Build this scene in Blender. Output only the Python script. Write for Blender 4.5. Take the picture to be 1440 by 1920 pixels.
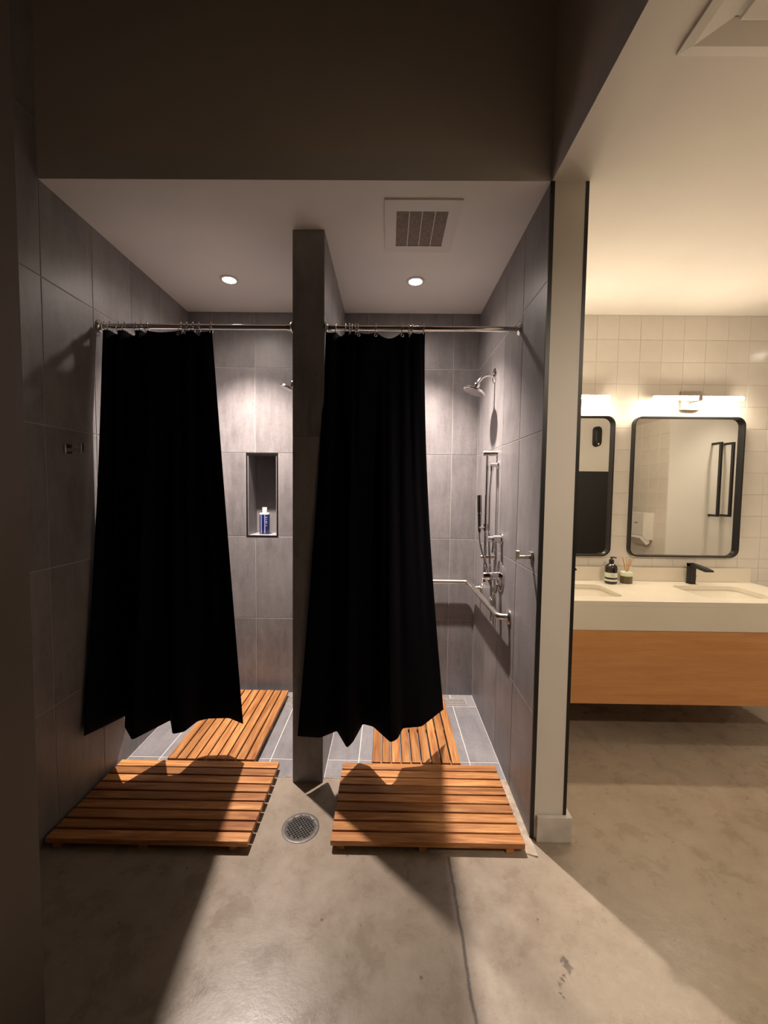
import bpy, bmesh, math, random
from mathutils import Matrix, Vector
random.seed(7)
for o in list(bpy.data.objects): bpy.data.objects.remove(o)
scn = bpy.context.scene
C = scn.collection

# ------------------------------------------------------------------ camera
PITCH, YAW, ROLL, CAM_H, FPX = .0551, -.0088, .0117, 1.536, 777.4
def cam_axes(p, y, r):
    F = Vector((math.sin(y), math.cos(y), 0)); R = Vector((math.cos(y), -math.sin(y), 0)); U = Vector((0, 0, 1))
    F2 = F*math.cos(p) - U*math.sin(p); U2 = F*math.sin(p) + U*math.cos(p)
    return R*math.cos(r) + U2*math.sin(r), U2*math.cos(r) - R*math.sin(r), F2
cR, cU, cF = cam_axes(PITCH, YAW, ROLL)
cam = bpy.data.cameras.new('camera'); camo = bpy.data.objects.new('camera', cam); C.objects.link(camo)
m = Matrix.Identity(4)
for i in range(3):
    m[i][0] = cR[i]; m[i][1] = cU[i]; m[i][2] = -cF[i]
m[2][3] = CAM_H
camo.matrix_world = m
cam.sensor_fit = 'VERTICAL'; cam.sensor_height = 24; cam.sensor_width = 18
cam.lens = 24*FPX/1920; cam.clip_start = .02; cam.clip_end = 60
scn.camera = camo

# ------------------------------------------------------------------ world, exposure
w = bpy.data.worlds.new('world'); scn.world = w; w.use_nodes = True
w.node_tree.nodes['Background'].inputs[0].default_value = (0, 0, 0, 1)
w.node_tree.nodes['Background'].inputs[1].default_value = 0
vs = scn.view_settings
vs.view_transform = 'Standard'; vs.look = 'None'; vs.exposure = 0.0; vs.gamma = 1; vs.use_curve_mapping = False
DOWN_W, SPILL_W = 400, 20           # each shower downlight
DOWN_COL = (1, .86, .78)
BAR_E = 140            # vanity bar emission
BAR_COL = (1, .83, .62)
ROOM_W = 66           # downlights in the low ceiling, out of the frame
ROOM_COL = (1, .83, .64)

# ------------------------------------------------------------------ key dimensions (metres, camera above the origin)
XL, XR, DL, DR, YB, YF, YD, H = -1.449, .645, -.479, -.322, 3.03, 1.757, 2.08, 2.789
XC = .80              # vanity side of the wall right of the showers
HI = 4.2              # hall ceiling
XT, YT = 2.86, 1.77   # outside corner of the wall facing the vanity mirrors
XE, YR, XH = 4.2, -1.5, -2.2
T12, TIN = .305, .61

# ------------------------------------------------------------------ materials
MATS = {}
def newmat(name):
    m_ = bpy.data.materials.new(name); m_.use_nodes = True
    nt = m_.node_tree; b = nt.nodes['Principled BSDF']; MATS[name] = m_
    return m_, nt, b
def plain(name, col, rough=.5, metal=0, bump=0, bscale=200, emit=None, es=0, spec=.5, coat=0, var=.06, vscale=3.0):
    m_, nt, b = newmat(name)
    b.inputs['Roughness'].default_value = rough; b.inputs['Metallic'].default_value = metal
    b.inputs['Specular IOR Level'].default_value = spec
    b.inputs['Coat Weight'].default_value = coat
    tc = nt.nodes.new('ShaderNodeTexCoord')
    n = nt.nodes.new('ShaderNodeTexNoise'); n.inputs['Scale'].default_value = vscale; n.inputs['Detail'].default_value = 4
    nt.links.new(tc.outputs['Object'], n.inputs['Vector'])
    r = nt.nodes.new('ShaderNodeValToRGB')
    r.color_ramp.elements[0].position = .3; r.color_ramp.elements[1].position = .7
    r.color_ramp.elements[0].color = [c*(1-var) for c in col] + [1]; r.color_ramp.elements[1].color = [min(1, c*(1+var)) for c in col] + [1]
    nt.links.new(n.outputs['Fac'], r.inputs['Fac']); nt.links.new(r.outputs['Color'], b.inputs['Base Color'])
    if bump:
        n2 = nt.nodes.new('ShaderNodeTexNoise'); n2.inputs['Scale'].default_value = bscale; n2.inputs['Detail'].default_value = 2
        nt.links.new(tc.outputs['Object'], n2.inputs['Vector'])
        bp = nt.nodes.new('ShaderNodeBump'); bp.inputs['Strength'].default_value = bump; bp.inputs['Distance'].default_value = .002
        nt.links.new(n2.outputs['Fac'], bp.inputs['Height']); nt.links.new(bp.outputs['Normal'], b.inputs['Normal'])
    if emit:
        b.inputs['Emission Color'].default_value = (*emit, 1); b.inputs['Emission Strength'].default_value = es
    return m_

def mix(nt, fac, a, bcol, mode='MIX'):
    x = nt.nodes.new('ShaderNodeMix'); x.data_type = 'RGBA'; x.blend_type = mode
    for s, v in ((0, fac), (6, a), (7, bcol)):
        if hasattr(v, 'is_linked'): nt.links.new(v, x.inputs[s])
        elif s == 0: x.inputs[0].default_value = v
        else: x.inputs[s].default_value = (*v, 1)
    return x.outputs[2]
def ramp(nt, src, p0, p1, c0=(0, 0, 0), c1=(1, 1, 1)):
    r = nt.nodes.new('ShaderNodeValToRGB'); r.color_ramp.elements[0].position = p0; r.color_ramp.elements[1].position = p1
    r.color_ramp.elements[0].color = (*c0, 1); r.color_ramp.elements[1].color = (*c1, 1)
    nt.links.new(src, r.inputs['Fac']); return r.outputs['Color']
def noise(nt, vec, scale, detail=4, rough=.55, dist=0):
    n = nt.nodes.new('ShaderNodeTexNoise'); n.inputs['Scale'].default_value = scale; n.inputs['Detail'].default_value = detail
    n.inputs['Roughness'].default_value = rough; n.inputs['Distortion'].default_value = dist
    nt.links.new(vec, n.inputs['Vector']); return n.outputs['Fac']
def mapping(nt, vec, scale, loc=None):
    mp = nt.nodes.new('ShaderNodeMapping'); mp.inputs['Scale'].default_value = scale
    nt.links.new(vec, mp.inputs['Vector'])
    if loc is not None: nt.links.new(loc, mp.inputs['Location'])
    return mp.outputs['Vector']
def rand_offset(nt):
    oi = nt.nodes.new('ShaderNodeObjectInfo')
    mt = nt.nodes.new('ShaderNodeMath'); mt.operation = 'MULTIPLY'; mt.inputs[1].default_value = 37.0
    nt.links.new(oi.outputs['Random'], mt.inputs[0])
    return oi.outputs['Random'], mt.outputs[0]

def make_slate(name, c0, c1, rough):
    m_, nt, b = newmat(name)
    tc = nt.nodes.new('ShaderNodeTexCoord'); rnd, off = rand_offset(nt)
    v = mapping(nt, tc.outputs['Object'], (1, 1, 1), off)
    v2 = mapping(nt, tc.outputs['Object'], (9, 1.6, 9), off)
    big = noise(nt, v, 3.2, 5, .6, .4); streak = noise(nt, v2, 2.5, 5, .65)
    fine = noise(nt, v, 60, 3, .6)
    c = mix(nt, ramp(nt, big, .3, .72), c0, c1)
    c = mix(nt, ramp(nt, streak, .38, .75, (0, 0, 0), (.45, .45, .45)), c, [min(1, x*1.35) for x in c1])
    c = mix(nt, ramp(nt, fine, .35, .7, (0, 0, 0), (.18, .18, .18)), c, [x*.6 for x in c0])
    c = mix(nt, 1.0, c, ramp(nt, rnd, 0, 1, (.90, .90, .90), (1.06, 1.06, 1.06)), 'MULTIPLY')
    nt.links.new(c, b.inputs['Base Color'])
    mr = nt.nodes.new('ShaderNodeMapRange'); mr.inputs[3].default_value = rough-.07; mr.inputs[4].default_value = rough+.10
    nt.links.new(streak, mr.inputs[0]); nt.links.new(mr.outputs[0], b.inputs['Roughness'])
    bp = nt.nodes.new('ShaderNodeBump'); bp.inputs['Strength'].default_value = .12; bp.inputs['Distance'].default_value = .001
    nt.links.new(fine, bp.inputs['Height']); nt.links.new(bp.outputs['Normal'], b.inputs['Normal'])
make_slate('slate', (.165, .153, .155), (.275, .255, .255), .42)
make_slate('slate_floor', (.20, .195, .205), (.34, .325, .335), .5)
plain('grout', (.46, .43, .40), .9, bump=.3, bscale=400)
plain('floor_grout', (.80, .76, .72), .9, bump=.3, bscale=400)

def make_teak():
    m_, nt, b = newmat('teak')
    tc = nt.nodes.new('ShaderNodeTexCoord'); rnd, off = rand_offset(nt)
    v = mapping(nt, tc.outputs['Object'], (1.2, 14, 14), off)
    g = noise(nt, v, 2.2, 6, .62, .9)
    v2 = mapping(nt, tc.outputs['Object'], (5, 220, 220), off)
    f = noise(nt, v2, 1.0, 3, .6)
    c = mix(nt, ramp(nt, g, .34, .66), (.78, .41, .15), (.37, .130, .036))
    c = mix(nt, ramp(nt, f, .45, .68, (0, 0, 0), (.6, .6, .6)), c, (.27, .10, .03))
    c = mix(nt, 1.0, c, ramp(nt, rnd, 0, 1, (.62, .56, .50), (1.15, 1.12, 1.10)), 'MULTIPLY')
    nt.links.new(c, b.inputs['Base Color']); b.inputs['Roughness'].default_value = .48
    bp = nt.nodes.new('ShaderNodeBump'); bp.inputs['Strength'].default_value = .2; bp.inputs['Distance'].default_value = .001
    nt.links.new(f, bp.inputs['Height']); nt.links.new(bp.outputs['Normal'], b.inputs['Normal'])
make_teak()

def make_oak():
    m_, nt, b = newmat('oak_veneer')
    tc = nt.nodes.new('ShaderNodeTexCoord')
    v = mapping(nt, tc.outputs['Object'], (.6, 1, 9)); g = noise(nt, v, 3.0, 5, .6, .6)
    v2 = mapping(nt, tc.outputs['Object'], (5, 1, 120)); f = noise(nt, v2, 2.0, 3)
    c = mix(nt, ramp(nt, g, .3, .75), (.66, .325, .125), (.53, .235, .082))
    c = mix(nt, ramp(nt, f, .5, .72, (0, 0, 0), (.35, .35, .35)), c, (.40, .165, .055))
    nt.links.new(c, b.inputs['Base Color']); b.inputs['Roughness'].default_value = .45
make_oak()

def make_concrete():
    m_, nt, b = newmat('concrete')
    geo = nt.nodes.new('ShaderNodeNewGeometry'); P = geo.outputs['Position']
    big = noise(nt, P, 1.3, 6, .62, .5); mid = noise(nt, P, 6.5, 8, .72, .25); fine = noise(nt, P, 70, 4, .7); grain = noise(nt, P, 22, 6, .75)
    c = mix(nt, ramp(nt, big, .32, .68), (.255, .205, .155), (.40, .335, .265))
    c = mix(nt, ramp(nt, mid, .42, .70, (0, 0, 0), (.40, .40, .40)), c, (.46, .395, .315))
    c = mix(nt, ramp(nt, grain, .45, .75, (0, 0, 0), (.35, .35, .35)), c, (.47, .41, .33))
    c = mix(nt, ramp(nt, grain, .25, .42, (.28, .28, .28), (0, 0, 0)), c, (.20, .155, .115))
    c = mix(nt, ramp(nt, mid, .28, .45, (.20, .20, .20), (0, 0, 0)), c, (.21, .17, .125))
    c = mix(nt, ramp(nt, fine, .55, .8, (0, 0, 0), (.3, .3, .3)), c, (.17, .13, .095))
    # speckles
    vo = nt.nodes.new('ShaderNodeTexVoronoi'); vo.inputs['Scale'].default_value = 9
    nt.links.new(P, vo.inputs['Vector'])
    c = mix(nt, ramp(nt, vo.outputs['Distance'], .03, .06, (.75, .75, .75), (0, 0, 0)), c, (.10, .075, .055))
    # hairline crack running away from the camera, and a dark spilled stain with its trail of drops
    sx = nt.nodes.new('ShaderNodeSeparateXYZ'); nt.links.new(P, sx.inputs[0])
    def mth(op, a, bb):
        x = nt.nodes.new('ShaderNodeMath'); x.operation = op
        for i, v in enumerate((a, bb)):
            if hasattr(v, 'is_linked'): nt.links.new(v, x.inputs[i])
            else: x.inputs[i].default_value = v
        return x.outputs[0]
    wob = noise(nt, mapping(nt, P, (0, 1, 0)), 7, 5, .65)
    dx = mth('ABSOLUTE', mth('SUBTRACT', mth('SUBTRACT', sx.outputs['X'], mth('MULTIPLY', wob, .022)), .262), 0)
    ymask = mth('LESS_THAN', sx.outputs['Y'], 1.66)
    crack = mth('MULTIPLY', ramp(nt, dx, .0015, .008, (1, 1, 1), (0, 0, 0)), ymask)
    soft = mth('MULTIPLY', ramp(nt, dx, .004, .04, (.4, .4, .4), (0, 0, 0)), ymask)
    c = mix(nt, soft, c, (.20, .16, .12)); c = mix(nt, crack, c, (.055, .042, .03))
    jit = nt.nodes.new('ShaderNodeTexNoise'); jit.inputs['Scale'].default_value = 45; nt.links.new(P, jit.inputs['Vector'])
    pj = mix(nt, .035, P, jit.outputs['Color'])
    for (x, y, r_) in STAINS:
        d = nt.nodes.new('ShaderNodeVectorMath'); d.operation = 'DISTANCE'
        nt.links.new(pj, d.inputs[0]); d.inputs[1].default_value = (x*.965+.0175, y*.965+.0175, .0175)
        c = mix(nt, ramp(nt, d.outputs['Value'], r_*.8, r_*1.15, (.9, .9, .9), (0, 0, 0)), c, (.075, .055, .04))
    nt.links.new(c, b.inputs['Base Color'])
    mr = nt.nodes.new('ShaderNodeMapRange'); mr.inputs[1].default_value = .3; mr.inputs[2].default_value = .7
    mr.inputs[3].default_value = .19; mr.inputs[4].default_value = .42
    nt.links.new(mid, mr.inputs[0]); nt.links.new(mr.outputs[0], b.inputs['Roughness'])
    bp = nt.nodes.new('ShaderNodeBump'); bp.inputs['Strength'].default_value = .22; bp.inputs['Distance'].default_value = .004
    h = mix(nt, .35, mid, fine); nt.links.new(h, bp.inputs['Height']); nt.links.new(bp.outputs['Normal'], b.inputs['Normal'])
STAINS = [(0.598, 1.282, 0.011), (0.602, 1.265, 0.012), (0.598, 1.248, 0.009), (0.579, 1.242, 0.006), (0.569, 1.228, 0.005), (0.554, 1.216, 0.004), (0.545, 1.196, 0.006), (0.551, 1.18, 0.006)]
make_concrete()

plain('paint', (.80, .755, .70), .55, bump=.06, bscale=120, var=.02)
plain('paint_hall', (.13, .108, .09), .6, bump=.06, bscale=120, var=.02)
plain('paint_riser', (.82, .73, .64), .55, bump=.06, bscale=120, var=.02)
plain('paint_ceiling', (.77, .73, .68), .8, bump=.04, bscale=120, var=.02)
plain('paint_white', (.80, .78, .74), .5, var=.02)
plain('black_panel', (.012, .012, .013), .45)
plain('black_trim', (.006, .006, .007), .4)
plain('base_concrete', (.68, .64, .59), .7, bump=.2, bscale=90, var=.12, vscale=12)
plain('curtain_black', (.006, .006, .0085), .95, spec=.05, bump=.15, bscale=900)
plain('chrome', (.82, .80, .79), .09, 1, var=.01)
plain('dark_chrome', (.22, .20, .19), .18, 1, var=.03)
plain('brushed', (.72, .68, .62), .28, 1, var=.03)
plain('nickel', (.50, .44, .38), .32, 1, var=.04)
plain('steel_grate', (.17, .155, .14), .5, .5, var=.2, vscale=40)
plain('grate_dark', (.085, .078, .072), .5, .4, var=.2, vscale=40)
plain('drain_steel', (.66, .63, .60), .45, .6, var=.1, vscale=40)
plain('void', (.006, .005, .005), .9)
plain('wall_tile', (.80, .755, .69), .16, var=.03, vscale=6, bump=.05, bscale=30)
plain('wall_grout', (.64, .59, .52), .9)
plain('solid_surface', (.78, .725, .62), .28, var=.02)
plain('black_matt', (.008, .007, .007), .38, var=.05)
plain('fan_white', (.70, .655, .60), .5, var=.02)
plain('fan_louver', (.23, .18, .145), .8, var=.2, vscale=60)
plain('diffuser_white', (.68, .635, .58), .5, var=.02)
plain('bottle_blue', (.013, .024, .125), .3, var=.1)
plain('white_plastic', (.80, .78, .75), .35, var=.02)
plain('amber_glass', (.016, .008, .006), .12, coat=.5, var=.1)
plain('label_cream', (.70, .74, .60), .6, var=.04, vscale=40)
plain('label_ink', (.10, .085, .07), .6)
plain('olive_liquid', (.11, .085, .035), .2, var=.15, vscale=30)
plain('reed', (.58, .31, .13), .7, var=.1)
plain('mortar', (.50, .42, .33), .9, bump=.8, bscale=70, var=.22, vscale=25)
mm, nt_, b_ = newmat('mirror_glass')
b_.inputs['Base Color'].default_value = (.88, .88, .85, 1); b_.inputs['Metallic'].default_value = 1; b_.inputs['Roughness'].default_value = .0
plain('lens', (.9, .9, .9), .4, emit=(1, .86, .72), es=60)
plain('bar_light', (.9, .85, .75), .4, emit=BAR_COL, es=BAR_E)
plain('rubber', (.02, .02, .02), .8)

# ------------------------------------------------------------------ mesh helpers
def box(bm, x0, x1, y0, y1, z0, z1):
    v = [bm.verts.new((x, y, z)) for z in (z0, z1) for y in (y0, y1) for x in (x0, x1)]
    for f in ((0, 2, 3, 1), (4, 5, 7, 6), (0, 1, 5, 4), (2, 6, 7, 3), (0, 4, 6, 2), (1, 3, 7, 5)): bm.faces.new([v[i] for i in f])
def bevel(bm, w_, seg=2):
    bmesh.ops.bevel(bm, geom=list(bm.edges), offset=w_, segments=seg, profile=.5, affect='EDGES', clamp_overlap=True)
def bbox(x0, x1, y0, y1, z0, z1, bev=0, seg=2):
    bm = bmesh.new(); box(bm, x0, x1, y0, y1, z0, z1)
    if bev: bevel(bm, bev, seg)
    return bm
def frame_for(d):
    d = Vector(d).normalized(); a = Vector((0, 0, 1)) if abs(d.z) < .9 else Vector((1, 0, 0))
    u = d.cross(a).normalized(); return u, d.cross(u).normalized(), d
def rings(bm, rr, caps=True, closed=False):
    vs_ = [[bm.verts.new(p) for p in r] for r in rr]; n = len(rr[0])
    pairs = list(zip(vs_, vs_[1:])) + ([(vs_[-1], vs_[0])] if closed else [])
    for a, b in pairs:
        for i in range(n): bm.faces.new((a[i], a[(i+1) % n], b[(i+1) % n], b[i]))
    if caps and not closed:
        bm.faces.new(vs_[0][::-1]); bm.faces.new(vs_[-1])
    return vs_
def cyl(bm, p0, p1, r0, r1=None, n=20):
    r1 = r0 if r1 is None else r1; p0 = Vector(p0); p1 = Vector(p1); u, v, d = frame_for(p1-p0)
    rings(bm, [[p + (u*math.cos(2*math.pi*i/n) + v*math.sin(2*math.pi*i/n))*r for i in range(n)] for p, r in ((p0, r0), (p1, r1))])
def lathe(bm, origin, axis, prof, n=28):
    origin = Vector(origin); u, v, d = frame_for(axis)
    rings(bm, [[origin + d*t + (u*math.cos(2*math.pi*i/n) + v*math.sin(2*math.pi*i/n))*max(r, 1e-4) for i in range(n)] for r, t in prof])
def tube(bm, pts, r, n=12, closed=False):
    pts = [Vector(p) for p in pts]; N = len(pts); rr = []; u = None
    for i, p in enumerate(pts):
        a = pts[(i-1) % N] if (closed or i) else p; b = pts[(i+1) % N] if (closed or i < N-1) else p
        d = (b-a).normalized()
        if u is None: u, v, _ = frame_for(d)
        else:
            u = (u - d*u.dot(d)).normalized(); v = d.cross(u)
        q = r[i] if isinstance(r, (list, tuple)) else r
        rr.append([p + (u*math.cos(2*math.pi*k/n) + v*math.sin(2*math.pi*k/n))*q for k in range(n)])
    rings(bm, rr, not closed, closed)
def spline(pts, per=8):
    pts = [Vector(p) for p in pts]; out = []
    for i in range(len(pts)-1):
        p0 = pts[max(i-1, 0)]; p1 = pts[i]; p2 = pts[i+1]; p3 = pts[min(i+2, len(pts)-1)]
        for k in range(per):
            t = k/per; out.append(.5*((2*p1) + (p2-p0)*t + (2*p0-5*p1+4*p2-p3)*t*t + (3*p1-p0-3*p2+p3)*t**3))
    return out + [pts[-1]]
def fillet(pts, rad, seg=8):
    pts = [Vector(p) for p in pts]; out = [pts[0]]
    for a, b, c in zip(pts, pts[1:], pts[2:]):
        d1 = (a-b).normalized(); d2 = (c-b).normalized(); p = b+d1*rad; q = b+d2*rad
        for k in range(seg+1):
            t = k/seg; out.append(p*(1-t)**2 + b*2*t*(1-t) + q*t*t)
    return out + [pts[-1]]
def rrect(cx, cy, w_, h_, r, seg=6):
    o = []
    for sx, sy, a0 in ((1, 1, 0), (-1, 1, 90), (-1, -1, 180), (1, -1, 270)):
        for k in range(seg+1):
            a = math.radians(a0 + 90*k/seg); o.append((cx + sx*(w_/2-r) + r*math.cos(a), cy + sy*(h_/2-r) + r*math.sin(a)))
    return o
def cells(xe, ye, z0, z1, filled, axes='xyz'):
    """solid made of grid cells, only outer faces; axes maps (a,b,c)->world"""
    bm = bmesh.new(); cache = {}
    def V(a, b, c):
        k = (round(a, 5), round(b, 5), round(c, 5))
        if k not in cache:
            d = dict(zip(axes, (a, b, c))); cache[k] = bm.verts.new((d['x'], d['y'], d['z']))
        return cache[k]
    nx, ny = len(xe)-1, len(ye)-1
    F = lambda i, j: 0 <= i < nx and 0 <= j < ny and filled(i, j)
    for i in range(nx):
        for j in range(ny):
            if not F(i, j): continue
            a0, a1, b0, b1 = xe[i], xe[i+1], ye[j], ye[j+1]
            bm.faces.new((V(a0, b0, z0), V(a0, b1, z0), V(a1, b1, z0), V(a1, b0, z0)))
            bm.faces.new((V(a0, b0, z1), V(a1, b0, z1), V(a1, b1, z1), V(a0, b1, z1)))
            if not F(i-1, j): bm.faces.new((V(a0, b0, z0), V(a0, b0, z1), V(a0, b1, z1), V(a0, b1, z0)))
            if not F(i+1, j): bm.faces.new((V(a1, b0, z0), V(a1, b1, z0), V(a1, b1, z1), V(a1, b0, z1)))
            if not F(i, j-1): bm.faces.new((V(a0, b0, z0), V(a1, b0, z0), V(a1, b0, z1), V(a0, b0, z1)))
            if not F(i, j+1): bm.faces.new((V(a0, b1, z0), V(a0, b1, z1), V(a1, b1, z1), V(a1, b1, z0)))
    bmesh.ops.recalc_face_normals(bm, faces=bm.faces)
    return bm

def smooth_auto(me, ang=40):
    for p in me.polygons: p.use_smooth = True
    me.set_sharp_from_angle(angle=math.radians(ang))
def root_loc(o):
    while o.parent: o = o.parent
    return o.location.copy()
def obj(name, bm, mat, parent=None, smooth=False, base=None, label=None):
    """one mesh object; vertices are given in world coordinates"""
    bmesh.ops.recalc_face_normals(bm, faces=bm.faces)
    me = bpy.data.meshes.new(name); 
    off = root_loc(parent) if parent else Vector(base or (0, 0, 0))
    bmesh.ops.translate(bm, verts=bm.verts, vec=-off); bm.to_mesh(me); bm.free()
    me.materials.append(MATS[mat])
    if smooth: smooth_auto(me)
    o = bpy.data.objects.new(name, me); C.objects.link(o)
    if parent: o.parent = parent
    else: o.location = off
    if label: o['label'] = label
    return o
def tag(o, label, cat, group=None):
    o['label'] = label; o['category'] = cat
    if group: o['group'] = group
    return o
def thing(name, label, cat, loc, group=None):
    o = bpy.data.objects.new(name, None); C.objects.link(o); o.location = loc; o.empty_display_size = .05
    return tag(o, label, cat, group)
def struct(name, bm, mat, smooth=False):
    o = obj(name, bm, mat, None, smooth); o['kind'] = 'structure'; return o
def dup(root, loc, label, group=None):
    r = root.copy(); C.objects.link(r); r.location = loc; r['label'] = label
    if group: r['group'] = group
    for ch in list(root.children):
        c = ch.copy(); C.objects.link(c); c.parent = r
        for g in ch.children:
            d = g.copy(); C.objects.link(d); d.parent = c
    return r

# tiles: front face in local z=0, width along x, height along y
TILE = {}
def tile_mesh(w_, h_, mat, th=.006, ch=.0012):
    k = (round(w_, 4), round(h_, 4), mat)
    if k in TILE: return TILE[k]
    bm = bmesh.new()
    def R(hw, hh, z): return [(-hw, -hh, z), (hw, -hh, z), (hw, hh, z), (-hw, hh, z)]
    vv = rings(bm, [R(w_/2, h_/2, -th), R(w_/2, h_/2, -ch), R(w_/2-ch, h_/2-ch, 0)])
    bmesh.ops.recalc_face_normals(bm, faces=bm.faces)
    me = bpy.data.meshes.new('tile'); bm.to_mesh(me); bm.free(); me.materials.append(MATS[mat]); TILE[k] = me
    return me
def tile_at(parent, c, u, v, w_, h_, mat, tilt=0, name='tile'):
    o = bpy.data.objects.new(name, tile_mesh(w_, h_, mat)); C.objects.link(o); o.parent = parent
    u = Vector(u); v = Vector(v); n = u.cross(v)
    M = Matrix((u, v, n)).transposed().to_4x4()
    if tilt: M = M @ Matrix.Rotation(random.uniform(-tilt, tilt), 4, 'X') @ Matrix.Rotation(random.uniform(-tilt, tilt), 4, 'Y')
    M.translation = Vector(c); o.matrix_local = M
    return o
def tile_grid(parent, origin, u, v, ue, ve, mat, gap=.0036, skip=None, tilt=0):
    """ue, ve: joint positions along u and v measured from origin"""
    origin = Vector(origin); u = Vector(u); v = Vector(v)
    for a0, a1 in zip(ue, ue[1:]):
        for b0, b1 in zip(ve, ve[1:]):
            if a1-a0 < .012 or b1-b0 < .012 or (skip and skip((a0+a1)/2, (b0+b1)/2)): continue
            tile_at(parent, origin + u*((a0+a1)/2) + v*((b0+b1)/2), u, v, a1-a0-gap, b1-b0-gap, mat, tilt)
def joints(lo, hi, first, step):
    k0 = math.ceil((lo-first)/step); o = [lo]; x = first + k0*step
    while x < hi-1e-6:
        if x > lo+1e-6: o.append(x)
        x += step
    return o + [hi]

# ================================================================== STRUCTURE
G = .002     # tile face stands this far proud of the grout bed
struct('floor', cells([XH, XL-.2, XE+.1], [YR, 3.3], -.1, 0, lambda i, j: True), 'concrete')
# ceiling: L shape at the low level, high over the hall; openings for nothing, fixtures are surface fitted
struct('ceiling', cells([XL-.2, XR+.005, XE+.1], [YR, YF, 3.4], H, H+.1, lambda i, j: not (i == 0 and j == 0)), 'paint_ceiling')
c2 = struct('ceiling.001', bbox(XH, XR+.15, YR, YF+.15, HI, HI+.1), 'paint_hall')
struct('wall_upper', bbox(XL-.15, XR+.15, YF, YF+.12, H+.1, HI), 'paint_riser')
struct('wall_upper_right', bbox(XR+.005, XR+.15, YR, YF, H+.1, HI), 'paint_riser')
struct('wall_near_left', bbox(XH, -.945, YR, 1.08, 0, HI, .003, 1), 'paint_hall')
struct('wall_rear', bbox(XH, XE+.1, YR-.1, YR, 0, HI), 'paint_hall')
struct('wall_light_block', bbox(.75, .87, YR, .735, 0, H), 'paint')  # unseen wall, added to keep the washroom downlight off the hall side
struct('wall_right_end', bbox(XE, XE+.1, YT, 3.03, 0, H), 'paint_white')
struct('wall_facing_mirrors', bbox(XT, XE, YT-.012, YT, 0, H), 'paint_white')

ROWS = [0, .569, 1.179, 1.789, 2.399, H]
# --- wall at the back of the showers, with the niche
NX0, NX1, NZ0, NZ1, ND = -1.034, -.807, 1.179, 1.786, .20
wb = struct('wall_back', cells([XL-.2, NX0, NX1, XC], [0, NZ0, NZ1, H], YB+G, YB+.4, lambda i, j: not (i == 1 and j == 1), 'xzy'), 'grout')
xs = [XL] + [x for x in (-1.275, -.970, -.665)] + [DL]
sk = lambda a, b: NZ0 < b < NZ1 and -1.275 < a < -.665
tile_grid(wb, (0, YB, 0), (1, 0, 0), (0, 0, 1), xs, ROWS, 'slate', skip=sk)
for a0, a1 in ((-1.275, NX0-.006), (NX1+.006, -.665)):
    tile_at(wb, ((a0+a1)/2, YB, (NZ0+1.789)/2), (1, 0, 0), (0, 0, 1), a1-a0-.003, 1.789-NZ0-.003, 'slate')
tile_grid(wb, (0, YB, 0), (1, 0, 0), (0, 0, 1), [DR, -.151, .154, .459, XR], ROWS, 'slate')
# niche lining and its black edge trim
t_ = .008
nb = YB+ND
tile_at(wb, ((NX0+NX1)/2, nb, (NZ0+NZ1)/2), (1, 0, 0), (0, 0, 1), NX1-NX0, NZ1-NZ0, 'slate', name='niche_tile')
tile_at(wb, (NX0+.006, YB+ND/2+.002, (NZ0+NZ1)/2), (0, -1, 0), (0, 0, 1), ND-.004, NZ1-NZ0-.012, 'slate', name='niche_tile')
tile_at(wb, (NX1-.006, YB+ND/2+.002, (NZ0+NZ1)/2), (0, 1, 0), (0, 0, 1), ND-.004, NZ1-NZ0-.012, 'slate', name='niche_tile')
tile_at(wb, ((NX0+NX1)/2, YB+ND/2+.002, NZ0+.006), (1, 0, 0), (0, 1, 0), NX1-NX0-.012, ND-.004, 'slate_floor', name='niche_tile')
tile_at(wb, ((NX0+NX1)/2, YB+ND/2+.002, NZ1-.006), (1, 0, 0), (0, -1, 0), NX1-NX0-.012, ND-.004, 'slate', name='niche_tile')
bm = cells([NX0-.004, NX0+.006, NX1-.006, NX1+.004], [NZ0-.004, NZ0+.006, NZ1-.006, NZ1+.004], YB-.002, YB+.012, lambda i, j: not (i == 1 and j == 1), 'xzy')
obj('niche_trim', bm, 'black_trim', wb)
# --- left wall
wl = struct('wall_left', bbox(XL-.2, XL-G, 1.0, YB+G, 0, HI), 'grout')
tile_grid(wl, (XL, 0, 0), (0, 1, 0), (0, 0, 1), joints(1.16, YB, 1.755, T12), [0, .569, 1.179, 1.789, 2.399, 3.009, 3.619, HI], 'slate', gap=.0036)
# --- wall between showers and vanity
wr = struct('wall_right', bbox(XR+G, XC, YF+.004, YB+G, 0, H), 'paint')
tile_grid(wr, (XR, 0, 0), (0, -1, 0), (0, 0, 1), [-YB] + [-y for y in (2.98, 2.675, 2.37, 2.065)] + [-YF-.006], ROWS, 'slate')
cf = obj('end_face', bbox(XR+.017, XC-.013, YF, YF+.006, 0, H), 'paint', wr)
t1 = struct('trim_1', bbox(XR-.001, XR+.017, YF-.002, YF+.006, 0, H), 'black_trim')
t2 = struct('trim_2', bbox(XC-.013, XC+.001, YF-.002, YF+.006, .11, H), 'black_trim')
bs = cells([XR+.024, XC, XC+.022], [YF-.02, YF-.002, YB-.62], 0, .115, lambda i, j: j == 0 or i == 1)
bevel(bs, .003, 2)
struct('baseboard_column', bs, 'base_concrete')
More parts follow.
